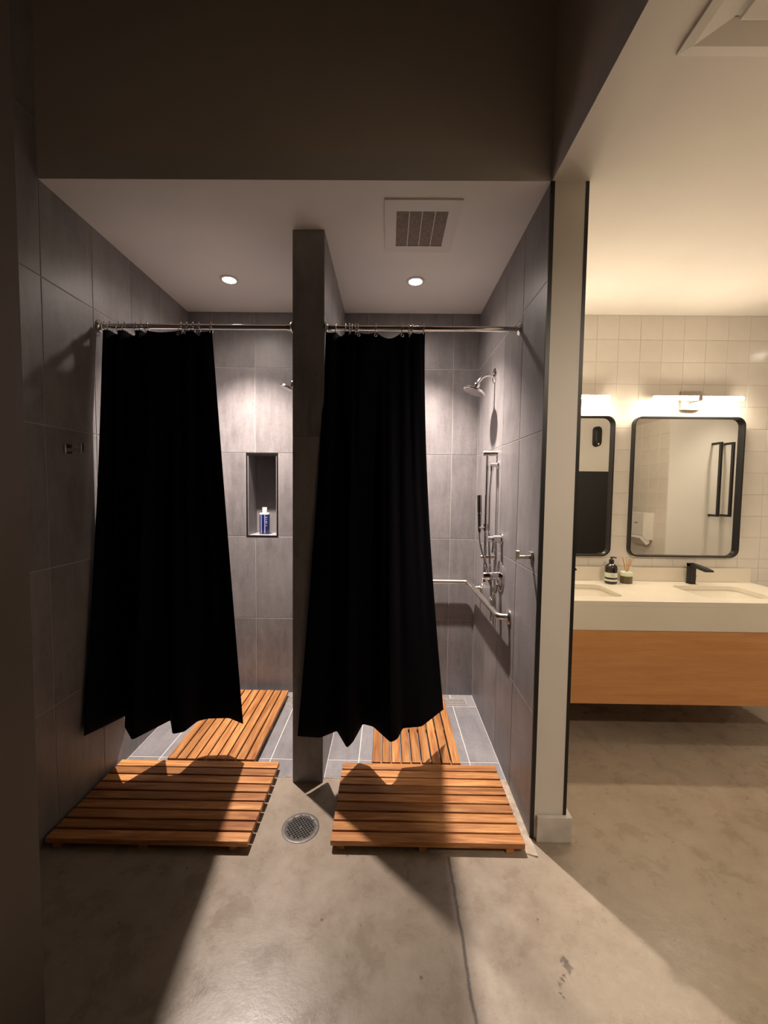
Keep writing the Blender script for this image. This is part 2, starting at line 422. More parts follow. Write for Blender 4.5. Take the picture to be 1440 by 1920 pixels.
# --- divider
wd = struct('wall_middle', bbox(DL+G, DR-G, YD+G, YB+G, 0, H), 'grout')
tile_grid(wd, (0, YD, 0), (1, 0, 0), (0, 0, 1), [DL, DR], ROWS, 'slate', gap=.002)
tile_grid(wd, (DR, 0, 0), (0, 1, 0), (0, 0, 1), [YD, 2.37, 2.675, 2.98, YB], ROWS, 'slate')
tile_grid(wd, (DL, 0, 0), (0, -1, 0), (0, 0, 1), [-YB, -2.98, -2.675, -2.37, -YD], ROWS, 'slate')
# --- vanity wall with square white tiles
wv = struct('wall_vanity', bbox(XC, XE+.1, YB+G, YB+.3, 0, H), 'wall_grout')
ZT = [.99] + [2.618-.156*k for k in range(10, -1, -1)] + [H]
tile_grid(wv, (0, YB, 0), (1, 0, 0), (0, 0, 1), joints(XC, 3.02, 1.4755, .1548), ZT, 'wall_tile', gap=.0028, tilt=.006)
tile_grid(wv, (0, YB, 0), (1, 0, 0), (0, 0, 1), joints(2.645, 3.02, 1.4755, .1548), [.74, .896, .99], 'wall_tile', gap=.0028, tilt=.006)
# --- tiled wall seen only in the mirrors
wo = struct('wall_opposite', bbox(XT+G, XT+.1, YR, YT-.0125, 0, H), 'wall_grout')
tile_grid(wo, (XT, 0, 0), (0, -1, 0), (0, 0, 1), [-YT+.0125+.1548*k for k in range(0, 8)], [.74+.156*k for k in range(0, 11)], 'wall_tile', gap=.0028)
YP = .86
struct('wall_stub', bbox(2.02, XT+G-.0005, YP-.10, YP, 0, H), 'paint_white')
struct('wall_wainscot', bbox(2.02, XT-.001, YP+.0005, YP+.012, 0, 1.785), 'black_panel')

# --- shower floors
YS = 2.12
for nm, x0, x1, jx in (('floor_tiles', XL, DL, (-1.27, -.644)), ('floor_tiles.001', DR, XR, (-.146, .479))):
    f = struct(nm, bbox(x0, x1, YS, YB, -.01, .0032), 'floor_grout')
    tile_grid(f, (0, 0, .005), (1, 0, 0), (0, 1, 0), [x0, *jx, x1], [YS, 2.262, 2.862, YB], 'slate_floor', gap=.005)
# rough mortar edge along the shower wall
bm = bmesh.new(); L = []
ny = 26
for i in range(ny+1):
    y = 1.665 + (YS-1.665)*i/ny; wdt = .040 + .008*math.sin(i*1.7) + random.uniform(-.004, .004)
    if i == 0: wdt = .01
    L.append([(XR+.004, y, .001), (XR+.004, y, .006), (XR-wdt*.5, y, .007+random.uniform(0, .002)), (XR-wdt, y, .001)])
rings(bm, L); struct('trim_3', bm, 'mortar')

# ================================================================== LIGHT FITTINGS IN THE SHOWERS
def downlight(x, y, label):
    t = thing('downlight', label, 'ceiling light', (x, y, H), 'recessed downlights over the showers')
    bm = bmesh.new()
    lathe(bm, (x, y, H), (0, 0, -1), [(.056, 0), (.056, .004), (.050, .007), (.040, .006), (.038, .0)], 32)
    obj('trim_ring', bm, 'fan_white', t, True)
    bm = bmesh.new(); lathe(bm, (x, y, H), (0, 0, -1), [(.0375, .0005), (.0375, .003), (.030, .0045), (.001, .005)], 24)
    obj('lens', bm, 'lens', t, True)
    for nm, en, ang in (('downlight_beam', DOWN_W, 98), ('downlight_spill', SPILL_W, 160)):
        ld = bpy.data.lights.new(nm, 'SPOT'); ld.energy = en; ld.color = DOWN_COL
        ld.spot_size = math.radians(ang); ld.spot_blend = 1.0; ld.shadow_soft_size = .022
        lo = bpy.data.objects.new(nm, ld); C.objects.link(lo); lo.parent = t; lo.location = (0, 0, -.035)
downlight(-.973, 2.568, 'small bright recessed downlight in the ceiling of the left shower stall')
downlight(.151, 2.571, 'small bright recessed downlight behind the vent in the right shower ceiling')

# exhaust fan
fx0, fx1, fy0, fy1 = -.03, .312, 1.86, 2.255
t = thing('exhaust_fan', 'square off-white ceiling exhaust fan with brown louvered grille', 'exhaust fan', ((fx0+fx1)/2, (fy0+fy1)/2, H))
gx0, gx1, gy0, gy1 = .024, .258, 1.933, 2.20
bm = cells([fx0, gx0, gx1, fx1], [fy0, gy0, gy1, fy1], H-.007, H, lambda i, j: not (i == 1 and j == 1)); obj('cover', bm, 'fan_white', t)
gr = obj('grille', bbox(gx0, gx1, gy0, gy1, H-.004, H-.001), 'fan_louver', t)
for k in range(1, 4):
    x = gx0+(gx1-gx0)*k/4; obj('grille_bar', bbox(x-.0018, x+.0018, gy0, gy1, H-.007, H-.003), 'fan_white', gr)

# air diffuser in the vanity ceiling
ax, ay, aw = .806, 1.26, .60
t = thing('air_diffuser', 'large square stepped air diffuser in the vanity ceiling', 'air vent', (ax+aw/2, ay-aw/2, H))
cx, cy = ax+aw/2, ay-aw/2
def sq(h_, z): return [(cx-h_, cy-h_, z), (cx+h_, cy-h_, z), (cx+h_, cy+h_, z), (cx-h_, cy+h_, z)]
bm = bmesh.new(); rings(bm, [sq(.300, H), sq(.300, H-.010), sq(.272, H-.012), sq(.210, H-.001), sq(.215, H)], caps=False)
obj('frame', bm, 'diffuser_white', t)
bm = bmesh.new(); rings(bm, [sq(.205, H-.014), sq(.200, H-.018), sq(.10, H-.018)]); obj('plaque', bm, 'diffuser_white', t)
obj('neck', bbox(cx-.18, cx+.18, cy-.18, cy+.18, H-.015, H), 'fan_louver', t)

# ceiling downlights of the vanity area (their pools reach the floor and the wall end)
def roomlight(x, y, label, wt, cone):
    t = thing('vanity_downlight', label, 'ceiling light', (x, y, H), 'recessed downlights of the washroom')
    bm = bmesh.new(); lathe(bm, (x, y, H), (0, 0, -1), [(.060, 0), (.060, .004), (.052, .007), (.042, .0)], 32); obj('trim_ring', bm, 'fan_white', t, True)
    bm = bmesh.new(); lathe(bm, (x, y, H), (0, 0, -1), [(.041, .0005), (.041, .003), (.001, .004)], 24); obj('lens', bm, 'lens', t, True)
    ld = bpy.data.lights.new('vanity_downlight_lamp', 'SPOT'); ld.energy = wt; ld.color = ROOM_COL
    ld.spot_size = math.radians(cone); ld.spot_blend = .5 if cone > 100 else .9; ld.shadow_soft_size = .06
    lo = bpy.data.objects.new('vanity_downlight_lamp', ld); C.objects.link(lo); lo.parent = t; lo.location = (0, 0, -.03)
roomlight(3.35, 2.2, 'recessed downlight beyond the right end of the vanity', ROOM_W, 84)
roomlight(1.45, -.15, 'recessed downlight in the washroom ceiling before the tiled wall', ROOM_W*1.75, 172)

# ================================================================== CURTAINS AND RODS
RY, RZ = 2.105, 2.333
def rod(x0, x1, label):
    t = thing('curtain_rod', label, 'curtain rod', ((x0+x1)/2, RY, RZ-.03), 'shower curtain rods')
    bm = bmesh.new(); cyl(bm, (x0+.002, RY, RZ), (x1-.002, RY, RZ), .0125); obj('tube', bm, 'chrome', t, True)
    for x, s in ((x0, 1), (x1, -1)):
        bm = bmesh.new(); lathe(bm, (x, RY, RZ), (s, 0, 0), [(.030, 0), (.030, .005), (.024, .012), (.016, .016), (.016, .03)]); obj('flange', bm, 'chrome', t, True)
rod(XL, DL, 'round chrome curtain rod across the left shower stall')
rod(DR, XR, 'round chrome curtain rod across the right shower stall')

def lerp_path(pts, s):
    """pts: list of (s, x, y)"""
    for (s0, x0, y0), (s1, x1, y1) in zip(pts, pts[1:]):
        if s <= s1+1e-9:
            t = (s-s0)/max(s1-s0, 1e-9); return x0+(x1-x0)*t, y0+(y1-y0)*t
    return pts[-1][1:]
def unproj(px, py, z):
    d = cF + cR*((px-720)/FPX) - cU*((py-960)/FPX); t = (z-CAM_H)/d.z; return d.x*t, d.y*t
def curtain(name_label, hem_xy, ring_x, hem_z, grom, ease, pin=False):
    """hem_xy: plan of the hem, cusps kept; ring_x: where the rings hang on the rod"""
    n = len(hem_xy)-1
    # arc length parameter for the hem
    sm = []
    for i in range(n):
        a = hem_xy[i]; b = hem_xy[i+1]; k = max(2, int(math.dist(a, b)/.012))
        for q in range(k): tt = q/k; sm.append(tuple(a[c]+(b[c]-a[c])*tt for c in range(3)))
    sm.append(hem_xy[-1])
    for _ in range(1): sm = [sm[0]] + [tuple((a[q]+2*b[q]+c[q])/4 for q in range(3)) for a, b, c in zip(sm, sm[1:], sm[2:])] + [sm[-1]]
    N = len(sm); x0, x1 = ring_x[0]-.004, ring_x[-1]+.006
    t = thing('shower_curtain', name_label, 'curtain', ((x0+x1)/2, RY, hem_z), 'black shower curtains')
    bm = bmesh.new(); NV = 40; grid = []
    for j in range(NV+1):
        v = j/NV; e = v**ease; row = []; ey = 1-(1-v)**3 if pin else v
        for i in range(N):
            u = i/(N-1); xt = x0+(x1-x0)*u
            # gathers at the top
            k = 0
            while k < len(ring_x)-2 and xt > ring_x[k+1]: k += 1
            span = ring_x[k+1]-ring_x[k]; q = min(1, max(0, (xt-ring_x[k])/max(span, .004)))
            sag = math.sin(math.pi*q)*min(.020, span*.28)
            yt = RY-.004 + (.022 if span < .05 else .03)*math.sin(math.pi*q)*(1 if k % 2 else -1)
            ztop = RZ-.021-sag
            xb, yb, zb = sm[i]
            fold = .012*math.sin(u*61+1.3)*math.sin(math.pi*v)
            if pin: fold *= min(1, max(0, u-.12)*6)
            row.append(bm.verts.new((xt+(xb-xt)*e, yt+(yb-yt)*ey+fold, ztop+(zb-ztop)*v)))
        grid.append(row)
    for a, b in zip(grid, grid[1:]):
        for i in range(N-1): bm.faces.new((a[i], a[i+1], b[i+1], b[i]))
    o = obj('fabric', bm, 'curtain_black', t, True)
    md = o.modifiers.new('thickness', 'SOLIDIFY'); md.thickness = .002
    for x in ring_x:
        bm = bmesh.new(); rr = .023
        tube(bm, [(x+.003*math.cos(a), RY+rr*math.sin(a), RZ-.010+rr*1.05*math.cos(a)) for a in [2*math.pi*k/18 for k in range(18)]], .0018, 6, True)
        lathe(bm, (x, RY-.004, RZ+.0135), (0, 0, 1), [(.001, 0), (.004, .001), (.0045, .004), (.003, .007), (.001, .008)], 8)
        obj('ring', bm, 'chrome', t, True)
    for x in grom:
        bm = bmesh.new(); tube(bm, [(x+.0065*math.cos(a), RY-.038, RZ-.048+.0065*math.sin(a)) for a in [2*math.pi*k/14 for k in range(14)]], .002, 6, True)
        obj('grommet', bm, 'chrome', t, True)
HZ = .25
def hem(pts): return [(*unproj(x, y, z), z) for x, y, z in pts]
hl = hem([(157, 1380, .352), (195, 1362, .315), (230, 1338, .26), (234, 1362, .25), (248, 1387, .25), (285, 1368, .25), (320, 1350, .25), (324, 1376, .25), (345, 1372, .25), (370, 1352, .25), (390, 1347, .25), (430, 1346, .25), (456, 1357, .25)])
hr = hem([(558, 1380, .264), (600, 1383, .262), (632, 1370, .25), (651, 1402, .25), (662, 1390, .25), (680, 1357, .25), (700, 1362, .25), (733, 1392, .25), (745, 1385, .25), (755, 1365, .25), (790, 1362, .25), (831, 1330, .25)])
hl = [(max(x, XL+.012), y, z) for x, y, z in hl]
curtain('black fabric shower curtain hanging in the left stall beside the tiled left wall', hl,
        [-1.425, -1.397, -1.352, -1.322, -1.264, -1.237, -1.21, -1.042, -1.013, -.981, -.952, -.890], HZ, [-1.037, -.935], 1.0)
curtain('black fabric shower curtain hanging in the right stall with bunched left end', hr,
        [-.313, -.268, -.220, -.201, -.188, -.172, -.159, -.069, .061, .095, .111, .168], HZ, [-.152, -.069, .061], 1.35, True)

# ================================================================== SHOWER FITTINGS
def robe_hook(x, y, z, s, label):
    t = thing('robe_hook', label, 'hook', (x, y, z), 'square chrome robe hooks')
    a, b = sorted((x, x+s*.010)); obj('plate', bbox(a, b, y-.021, y+.021, z-.021, z+.021, .003), 'brushed', t)
    a, b = sorted((x+s*.008, x+s*.068)); obj('arm', bbox(a, b, y-.008, y+.008, z-.012, z+.004, .002), 'brushed', t)
    a, b = sorted((x+s*.056, x+s*.072)); obj('tip', bbox(a, b, y-.009, y+.009, z-.014, z+.026, .002), 'brushed', t)
robe_hook(XL, 1.868, 1.70, 1, 'square chrome robe hook on the dark left wall')
robe_hook(XR, 1.842, 1.245, -1, 'square chrome robe hook on the right shower wall near its black edge')

def shower_head(x, y, z, s, label):
    """s: direction away from the wall along x"""
    t = thing('overhead_shower', label, 'shower head', (x, y, z), 'chrome shower heads')
    bm = bmesh.new(); lathe(bm, (x, y, z), (s, 0, 0), [(.045, 0), (.045, .003), (.036, .010), (.015, .014), (.015, .024), (.013, .026)], 28); obj('wall_flange', bm, 'chrome', t, True)
    pts = spline([(x+s*.01, y, z), (x+s*.045, y, z+.002), (x+s*.075, y, z-.010), (x+s*.097, y, z-.035), (x+s*.108, y, z-.055)], 6)
    bm = bmesh.new(); tube(bm, pts, .0095, 12); obj('arm', bm, 'chrome', t, True)
    ax_ = Vector((s*.38, 0, -.925)).normalized(); p = Vector((x+s*.106, y, z-.050))
    bm = bmesh.new(); lathe(bm, p, ax_, [(.012, -.006), (.017, 0), (.019, .010), (.015, .020), (.013, .026)], 20); obj('ball_joint', bm, 'chrome', t, True)
    q = p+ax_*.022
    bm = bmesh.new(); lathe(bm, q, ax_, [(.015, 0), (.024, .006), (.050, .014), (.066, .020), (.069, .026), (.067, .032), (.062, .033)], 36); obj('head', bm, 'chrome', t, True)
    bm = bmesh.new(); lathe(bm, q, ax_, [(.062, .0325), (.060, .0345), (.020, .0352), (.001, .0352)], 30); obj('spray_face', bm, 'dark_chrome', t, True)
shower_head(XR, 2.578, 2.235, -1, 'chrome shower head on a curved arm on the right shower wall')
shower_head(DL, 2.578, 2.235, -1, 'chrome shower head of the left stall mostly hidden behind the divider')

# slide bar
sy = 2.482; bx = .588
t = thing('slide_bar', 'vertical chrome slide bar with two brackets on the right shower wall', 'slide bar', (XR, sy, 1.10))
bm = bmesh.new(); cyl(bm, (bx, sy, .985), (bx, sy, 1.765), .0095); obj('tube', bm, 'chrome', t, True)
for z in (1.755, 1.135):
    bm = bmesh.new(); r_ = .015 if z > 1.5 else .012
    lathe(bm, (XR, sy, z), (-1, 0, 0), [(r_+.003, 0), (r_, .006), (r_, .078), (r_-.003, .082), (.001, .083)], 20); obj('bracket', bm, 'brushed', t, True)
bm = bmesh.new(); cyl(bm, (bx, sy, 1.295), (bx, sy, 1.335), .016); cyl(bm, (bx+.006, sy, 1.315), (bx-.045, sy-.012, 1.315), .010, .012); obj('slider', bm, 'chrome', t, True)
# hand shower with hose
t = thing('hand_shower', 'slim wand hand shower with looping hose in the slide bar holder', 'hand shower', (bx-.04, sy-.012, 1.28))
wx, wy = bx-.038, sy-.012
bm = bmesh.new(); lathe(bm, (wx, wy, 1.285), (-.03, 0, 1), [(.007, 0), (.010, .02), (.011, .10), (.013, .115), (.0135, .215), (.012, .222), (.001, .223)], 18); obj('wand', bm, 'dark_chrome', t, True)
bm = bmesh.new(); lathe(bm, (wx-.0035, wy, 1.397), (-.03, 0, 1), [(.0142, 0), (.0150, .003), (.0142, .006)], 18); obj('band', bm, 'chrome', t, True)
bm = bmesh.new()
tube(bm, spline([(.606, 2.445, 1.655), (.600, 2.448, 1.5), (.606, 2.455, 1.2), (.622, 2.462, .98), (.627, 2.462, .85), (.627, 2.456, .775), (.627, 2.444, .752), (.627, 2.432, .775), (.626, 2.428, .86), (.618, 2.432, .98), (.590, 2.440, 1.09), (.565, 2.458, 1.17), (wx+.002, wy, 1.24), (wx, wy, 1.287)], 10), .0062, 10)
obj('hose', bm, 'chrome', t, True)
t = thing('wall_elbow', 'small chrome hose elbow below the top slide bar bracket', 'pipe elbow', (XR, 2.445, 1.675))
bm = bmesh.new(); lathe(bm, (XR, 2.445, 1.685), (-1, 0, 0), [(.024, 0), (.024, .004), (.013, .008), (.012, .046), (.001, .05)], 20); obj('outlet', bm, 'chrome', t, True)
bm = bmesh.new(); cyl(bm, (.606, 2.445, 1.688), (.606, 2.445, 1.648), .012, .009); obj('nut', bm, 'chrome', t, True)
# diverter
t = thing('diverter_valve', 'small chrome diverter valve with downward lever above the round valve', 'valve', (XR, 2.335, 1.262))
bm = bmesh.new(); lathe(bm, (XR, 2.335, 1.262), (-1, 0, 0), [(.033, 0), (.033, .006), (.024, .010), (.023, .050), (.017, .055), (.016, .078), (.001, .08)], 28); obj('body', bm, 'chrome', t, True)
bm = bmesh.new(); tube(bm, spline([(.600, 2.335, 1.25), (.598, 2.333, 1.22), (.594, 2.331, 1.185)], 5), .007, 10); obj('lever', bm, 'chrome', t, True)
# mixing valve
t = thing('mixing_valve', 'round chrome mixing valve plate with lever handle above the grab bar', 'valve', (XR, 2.343, 1.05))
bm = bmesh.new(); lathe(bm, (XR, 2.343, 1.05), (-1, 0, 0), [(.088, 0), (.088, .003), (.080, .008), (.030, .012), (.001, .012)], 44); obj('plate', bm, 'chrome', t, True)
bm = bmesh.new(); lathe(bm, (XR, 2.343, 1.05), (-1, 0, 0), [(.026, .01), (.025, .05), (.022, .052), (.021, .094), (.018, .098), (.001, .099)], 28)
hb = obj('handle_body', bm, 'chrome', t, True)
bm = bmesh.new(); tube(bm, spline([(.572, 2.343, 1.045), (.590, 2.34, 1.0), (.612, 2.337, .955), (.624, 2.337, .963), (.628, 2.338, 1.0)], 6), .0052, 10); obj('lever', bm, 'chrome', hb, True)

# grab bar
gz = .872; gx = XR-.055; gy = YB-.055
t = thing('grab_bar', 'brushed steel L-shaped grab bar around the right shower corner', 'grab bar', (XR, YB, gz))
bm = bmesh.new()
path = fillet([(-.12, YB-.006, gz), (-.12, gy, gz), (gx, gy, gz), (gx, 2.155, gz), (XR-.006, 2.155, gz)], .045)
tube(bm, path, .0165, 16); obj('bar', bm, 'brushed', t, True)
bm = bmesh.new(); cyl(bm, (gx, 2.80, gz), (XR-.004, 2.80, gz), .0125); obj('post', bm, 'brushed', t, True)
for p, d in (((XR, 2.155, gz), (-1, 0, 0)), ((XR, 2.80, gz), (-1, 0, 0)), ((-.12, YB, gz), (0, -1, 0))):
    bm = bmesh.new(); lathe(bm, p, d, [(.039, 0), (.039, .004), (.033, .010), (.018, .013), (.017, .016)], 28); obj('flange', bm, 'brushed', t, True)

# shower drains (slotted grates) and the round floor drain
def grate(x0, x1, y0, y1, label):
    t = thing('shower_drain', label, 'drain', ((x0+x1)/2, (y0+y1)/2, .005), 'slotted shower drains')
    obj('pan', bbox(x0, x1, y0, y1, .005, .0065), 'steel_grate', t)
    bm = cells([x0, x0+.010, x1-.010, x1], [y0, y0+.010, y1-.010, y1], .0052, .0095, lambda i, j: not (i == 1 and j == 1)); obj('rim', bm, 'drain_steel', t)
    bm = bmesh.new(); n = int((x1-x0)/.011)
    for k in range(1, n):
        x = x0+(x1-x0)*k/n; box(bm, x-.0036, x+.0036, y0+.008, y1-.008, .006, .0088)
    box(bm, x0+.008, x1-.008, (y0+y1)/2-.003, (y0+y1)/2+.003, .006, .0086)
    g = obj('grate_bars', bm, 'drain_steel', t); g['kind'] = 'stuff'
grate(.30, .588, 2.868, 2.965, 'slotted steel drain at the back of the right shower floor')
grate(-.83, -.54, 2.868, 2.965, 'slotted steel drain at the back of the left shower floor beside the mat')

dx_, dy_ = -.377, 1.793
t = thing('floor_drain', 'round perforated steel floor drain in the concrete before the divider', 'drain', (dx_, dy_, 0))
bm = bmesh.new(); lathe(bm, (dx_, dy_, 0), (0, 0, 1), [(.060, .0005), (.060, .0012), (.001, .0012)], 40); obj('cup', bm, 'void', t)
bm = bmesh.new(); lathe(bm, (dx_, dy_, 0), (0, 0, 1), [(.084, .0), (.084, .002), (.080, .0035), (.066, .0030), (.063, .001)], 48); obj('rim', bm, 'steel_grate', t, True)
bm = bmesh.new(); pit = .0115; R0 = .0635
for i in range(-9, 10):
    for j in range(-9, 10):
        a, b = i*pit, j*pit
        if math.hypot(a, b) > R0+.006: continue
        solid = math.hypot(a, b) > R0-.003 or (i in (0,) and j in (0,))
        ca, sa = math.cos(math.radians(38)), math.sin(math.radians(38))
        def tr(x, y): return (dx_+x*ca-y*sa, dy_+x*sa+y*ca, .0032)
        h2 = pit/2; out = [(h2, 0), (h2, h2), (0, h2), (-h2, h2), (-h2, 0), (-h2, -h2), (0, -h2), (h2, -h2)]
        if solid:
            bm.faces.new([bm.verts.new(tr(a+x, b+y)) for x, y in out])
        else:
            rr = .0049; vo = [bm.verts.new(tr(a+x, b+y)) for x, y in out]
            vi = [bm.verts.new(tr(a+rr*math.cos(k*math.pi/4), b+rr*math.sin(k*math.pi/4))) for k in range(8)]
            for k in range(8): bm.faces.new((vo[k], vo[(k+1) % 8], vi[(k+1) % 8], vi[k]))
bmesh.ops.remove_doubles(bm, verts=bm.verts, dist=1e-5)
o = obj('perforated_plate', bm, 'grate_dark', t); md = o.modifiers.new('t', 'SOLIDIFY'); md.thickness = .0012

# ================================================================== WOODEN MATS
def mat(x0, x1, y0, y1, along, n, gap, z0, label, th=.048):
    t = thing('wooden_bath_mat', label, 'bath mat', ((x0+x1)/2, (y0+y1)/2, z0), 'slatted teak bath mats')
    Lx, Ly = x1-x0, y1-y0; Ls, Wt = (Lx, Ly) if along == 'x' else (Ly, Lx)
    pitch = (Wt+gap)/n; sw = pitch-gap
    bm = bbox(-Ls/2, Ls/2, -sw/2, sw/2, -.014, .010, .0025, 2)
    bmesh.ops.recalc_face_normals(bm, faces=bm.faces); me = bpy.data.meshes.new('slat'); bm.to_mesh(me); bm.free(); me.materials.append(MATS['teak'])
    bm = bbox(-(Wt-.012)/2, (Wt-.012)/2, -.017, .017, -.012, .012, .002, 1)
    me2 = bpy.data.meshes.new('support_rail'); bm.to_mesh(me2); bm.free(); me2.materials.append(MATS['teak'])
    rz = 0 if along == 'x' else math.pi/2
    for k in range(n):
        q = -Wt/2+sw/2+pitch*k
        o = bpy.data.objects.new('slat', me); C.objects.link(o); o.parent = t
        o.location = (0, q, th-.010) if along == 'x' else (q, 0, th-.010); o.rotation_euler = (random.uniform(-.008, .008), random.uniform(-.002, .002), rz)
    for q in (-.36, -.02, .34) if Ls > .6 else (-.3, .3):
        o = bpy.data.objects.new('support_rail', me2); C.objects.link(o); o.parent = t
        o.location = (q*Ls/.8, 0, th-.0365) if along == 'x' else (0, q*Ls/.8, th-.0365); o.rotation_euler = (0, 0, rz+math.pi/2)
    for sx in (-1, 1):
        for sy_ in (-1, 1):
            bm = bbox(-.016, .016, -.012, .012, 0, th-.044, .002, 1)
            me3 = bpy.data.meshes.new('foot'); bm.to_mesh(me3); bm.free(); me3.materials.append(MATS['rubber'])
            o = bpy.data.objects.new('foot', me3); C.objects.link(o); o.parent = t
            if along == 'x': o.location = (sx*.36*Ls/.8, sy_*(Wt/2-.06), 0)
            else: o.location = (sx*(Wt/2-.06), sy_*.34*Ls/.8, 0)
    return t
mat(-1.432, -.572, 1.660, 2.172, 'x', 9, .010, 0, 'slatted teak mat lying crosswise on the floor outside the left shower')
mat(-.226, .598, 1.674, 2.174, 'x', 9, .010, .0005, 'slatted teak mat lying crosswise on the floor outside the right shower')
mat(-1.190, -.712, 2.182, 2.962, 'y', 9, .008, .005, 'slatted teak mat with lengthwise slats inside the left shower stall')
mat(-.068, .415, 2.182, 2.958, 'y', 9, .0095, .005, 'slatted teak mat with lengthwise slats inside the right shower stall')

# ================================================================== SHAMPOO BOTTLE IN THE NICHE
sx0, sy0, sz0 = -.932, YB+.10, NZ0+.006
t = thing('shampoo_bottle', 'tall blue bottle with white cap standing in the shower niche', 'bottle', (sx0, sy0, sz0))
bm = bmesh.new(); rings(bm, [[(x, y, sz0+z) for x, y in rrect(sx0, sy0, .070*k, .046*k, .012*k)] for z, k in ((0, .94), (.004, 1), (.145, 1), (.156, .93), (.162, .6), (.166, .45))]); obj('body', bm, 'bottle_blue', t, True)
bm = bmesh.new(); rings(bm, [[(x, y, sz0+z) for x, y in rrect(sx0, sy0, .073*k, .049*k, .012*k)] for z, k in ((.150, .97), (.158, .95), (.163, .65))]); obj('shoulder', bm, 'white_plastic', t, True)
bm = bmesh.new(); lathe(bm, (sx0, sy0, sz0+.162), (0, 0, 1), [(.017, 0), (.017, .038), (.015, .041), (.001, .041)], 20); obj('cap', bm, 'white_plastic', t, True)
for x in (-.020, .008):
    obj('label_stripe', bbox(sx0+x-.0015, sx0+x+.0015, sy0-.0237, sy0-.0225, sz0+.006, sz0+.148), 'white_plastic', t)
for x, z, w_ in ((.020, .128, .008), (.021, .112, .005), (.020, .096, .009), (.022, .085, .006), (.020, .066, .005)):
    obj('label_mark', bbox(sx0+x-w_/2, sx0+x+w_/2, sy0-.0237, sy0-.0225, sz0+z-.002, sz0+z+.002), 'white_plastic', t)

# ================================================================== VANITY
VX0, VX1, VY0, VZ = XC, 2.645, 2.438, .888
S = [(1.035, 1.478), (1.972, 2.422)]; SY0, SY1 = 2.545, 2.882
t = thing('countertop', 'cream stone vanity countertop with two sink cutouts and deep apron', 'countertop', ((VX0+VX1)/2, YB, VZ-.18))
def slab_with_sinks():
    bm = bmesh.new(); zt, zb = VZ, VZ-.028
    xe = [VX0, S[0][0]-.03, S[0][1]+.03, S[1][0]-.03, S[1][1]+.03, VX1]; ye = [VY0, SY0-.03, SY1+.03, YB]
    holes = {1: S[0], 3: S[1]}
    for i in range(5):
        for j in range(3):
            x0, x1, y0, y1 = xe[i], xe[i+1], ye[j], ye[j+1]
            if j == 1 and i in holes:
                a, b = holes[i]; inner = rrect((a+b)/2, (SY0+SY1)/2, b-a, SY1-SY0, .055, 8)
                outer = []
                per = len(inner)//4
                cs = [(x1, y1), (x0, y1), (x0, y0), (x1, y0)]
                for q in range(4): outer += [cs[q]]*per
                vo = [bm.verts.new((*c, zt)) for c in cs]; vi = [bm.verts.new((*p, zt)) for p in inner]; vb = [bm.verts.new((*p, zb)) for p in inner]
                for q in range(4):
                    for k in range(per-1): bm.faces.new((vo[q], vi[q*per+k], vi[q*per+k+1]))
                    e = q*per+per-1; f = ((q+1) % 4)*per
                    bm.faces.new((vo[q], vi[e], vi[f], vo[(q+1) % 4]))
                for k in range(len(inner)): bm.faces.new((vi[k], vi[(k+1) % len(inner)], vb[(k+1) % len(inner)], vb[k]))
            else:
                bm.faces.new([bm.verts.new((x, y, zt)) for x, y in ((x0, y0), (x1, y0), (x1, y1), (x0, y1))])
    bmesh.ops.remove_doubles(bm, verts=bm.verts, dist=1e-5)
    # outer side skirt
    for a, b in (((VX0, VY0), (VX1, VY0)), ((VX1, VY0), (VX1, YB))):
        bm.faces.new([bm.verts.new(p) for p in ((*a, zt), (*b, zt), (*b, zb), (*a, zb))])
    return bm
obj('top', slab_with_sinks(), 'solid_surface', t)
obj('apron', bbox(VX0, VX1, VY0, VY0+.02, VZ-.175, VZ-.0285), 'solid_surface', t)
obj('apron_return', bbox(VX1-.02, VX1, VY0+.02, YB, VZ-.175, VZ-.0285), 'solid_surface', t)
tag(obj('backsplash', bbox(VX0, VX1, YB-.022, YB, VZ, VZ+.103, .0015, 1), 'solid_surface', None, base=((VX0+VX1)/2, YB-.01, VZ)), 'low cream stone backsplash along the wall behind the faucets', 'backsplash')
for i, (a, b) in enumerate(S):
    cx_, cy_ = (a+b)/2, (SY0+SY1)/2
    t = thing('sink', ('undermount cream sink basin below the right black faucet', 'undermount cream sink basin partly hidden behind the white wall end')[1-i], 'sink', (cx_, cy_, VZ-.16), 'vanity sinks')
    R_ = lambda dw, r, z: [(x, y, z) for x, y in rrect(cx_, cy_, b-a+dw, SY1-SY0+dw, r, 6)]
    bm = bmesh.new(); rings(bm, [R_(.03, .06, VZ-.029), R_(.006, .055, VZ-.029), R_(.0, .052, VZ-.034), R_(-.03, .06, VZ-.075), R_(-.10, .07, VZ-.118), R_(-.20, .06, VZ-.128)], caps=False)
    v_ = [vv for vv in bm.verts if abs(vv.co.z-(VZ-.128)) < 1e-6]
    bm.faces.new(v_)
    obj('basin', bm, 'solid_surface', t, True)
    bm = bmesh.new(); lathe(bm, (cx_, cy_, VZ-.1285), (0, 0, 1), [(.030, 0), (.030, .002), (.024, .004), (.001, .003)], 28); obj('drain_plug', bm, 'black_matt', t, True)
t = thing('vanity_cabinet', 'long wall-hung oak vanity cabinet below the cream countertop', 'cabinet', ((VX0+VX1)/2, YB, .262))
obj('front_panel', bbox(VX0, VX1-.004, VY0+.002, VY0+.022, .262, VZ-.178, .001, 1), 'oak_veneer', t)
obj('carcass', bbox(VX0, VX1-.024, VY0+.0225, YB, .265, VZ-.178), 'oak_veneer', t)
obj('side_panel', bbox(VX1-.0235, VX1-.004, VY0+.0225, YB, .262, VZ-.178), 'oak_veneer', t)

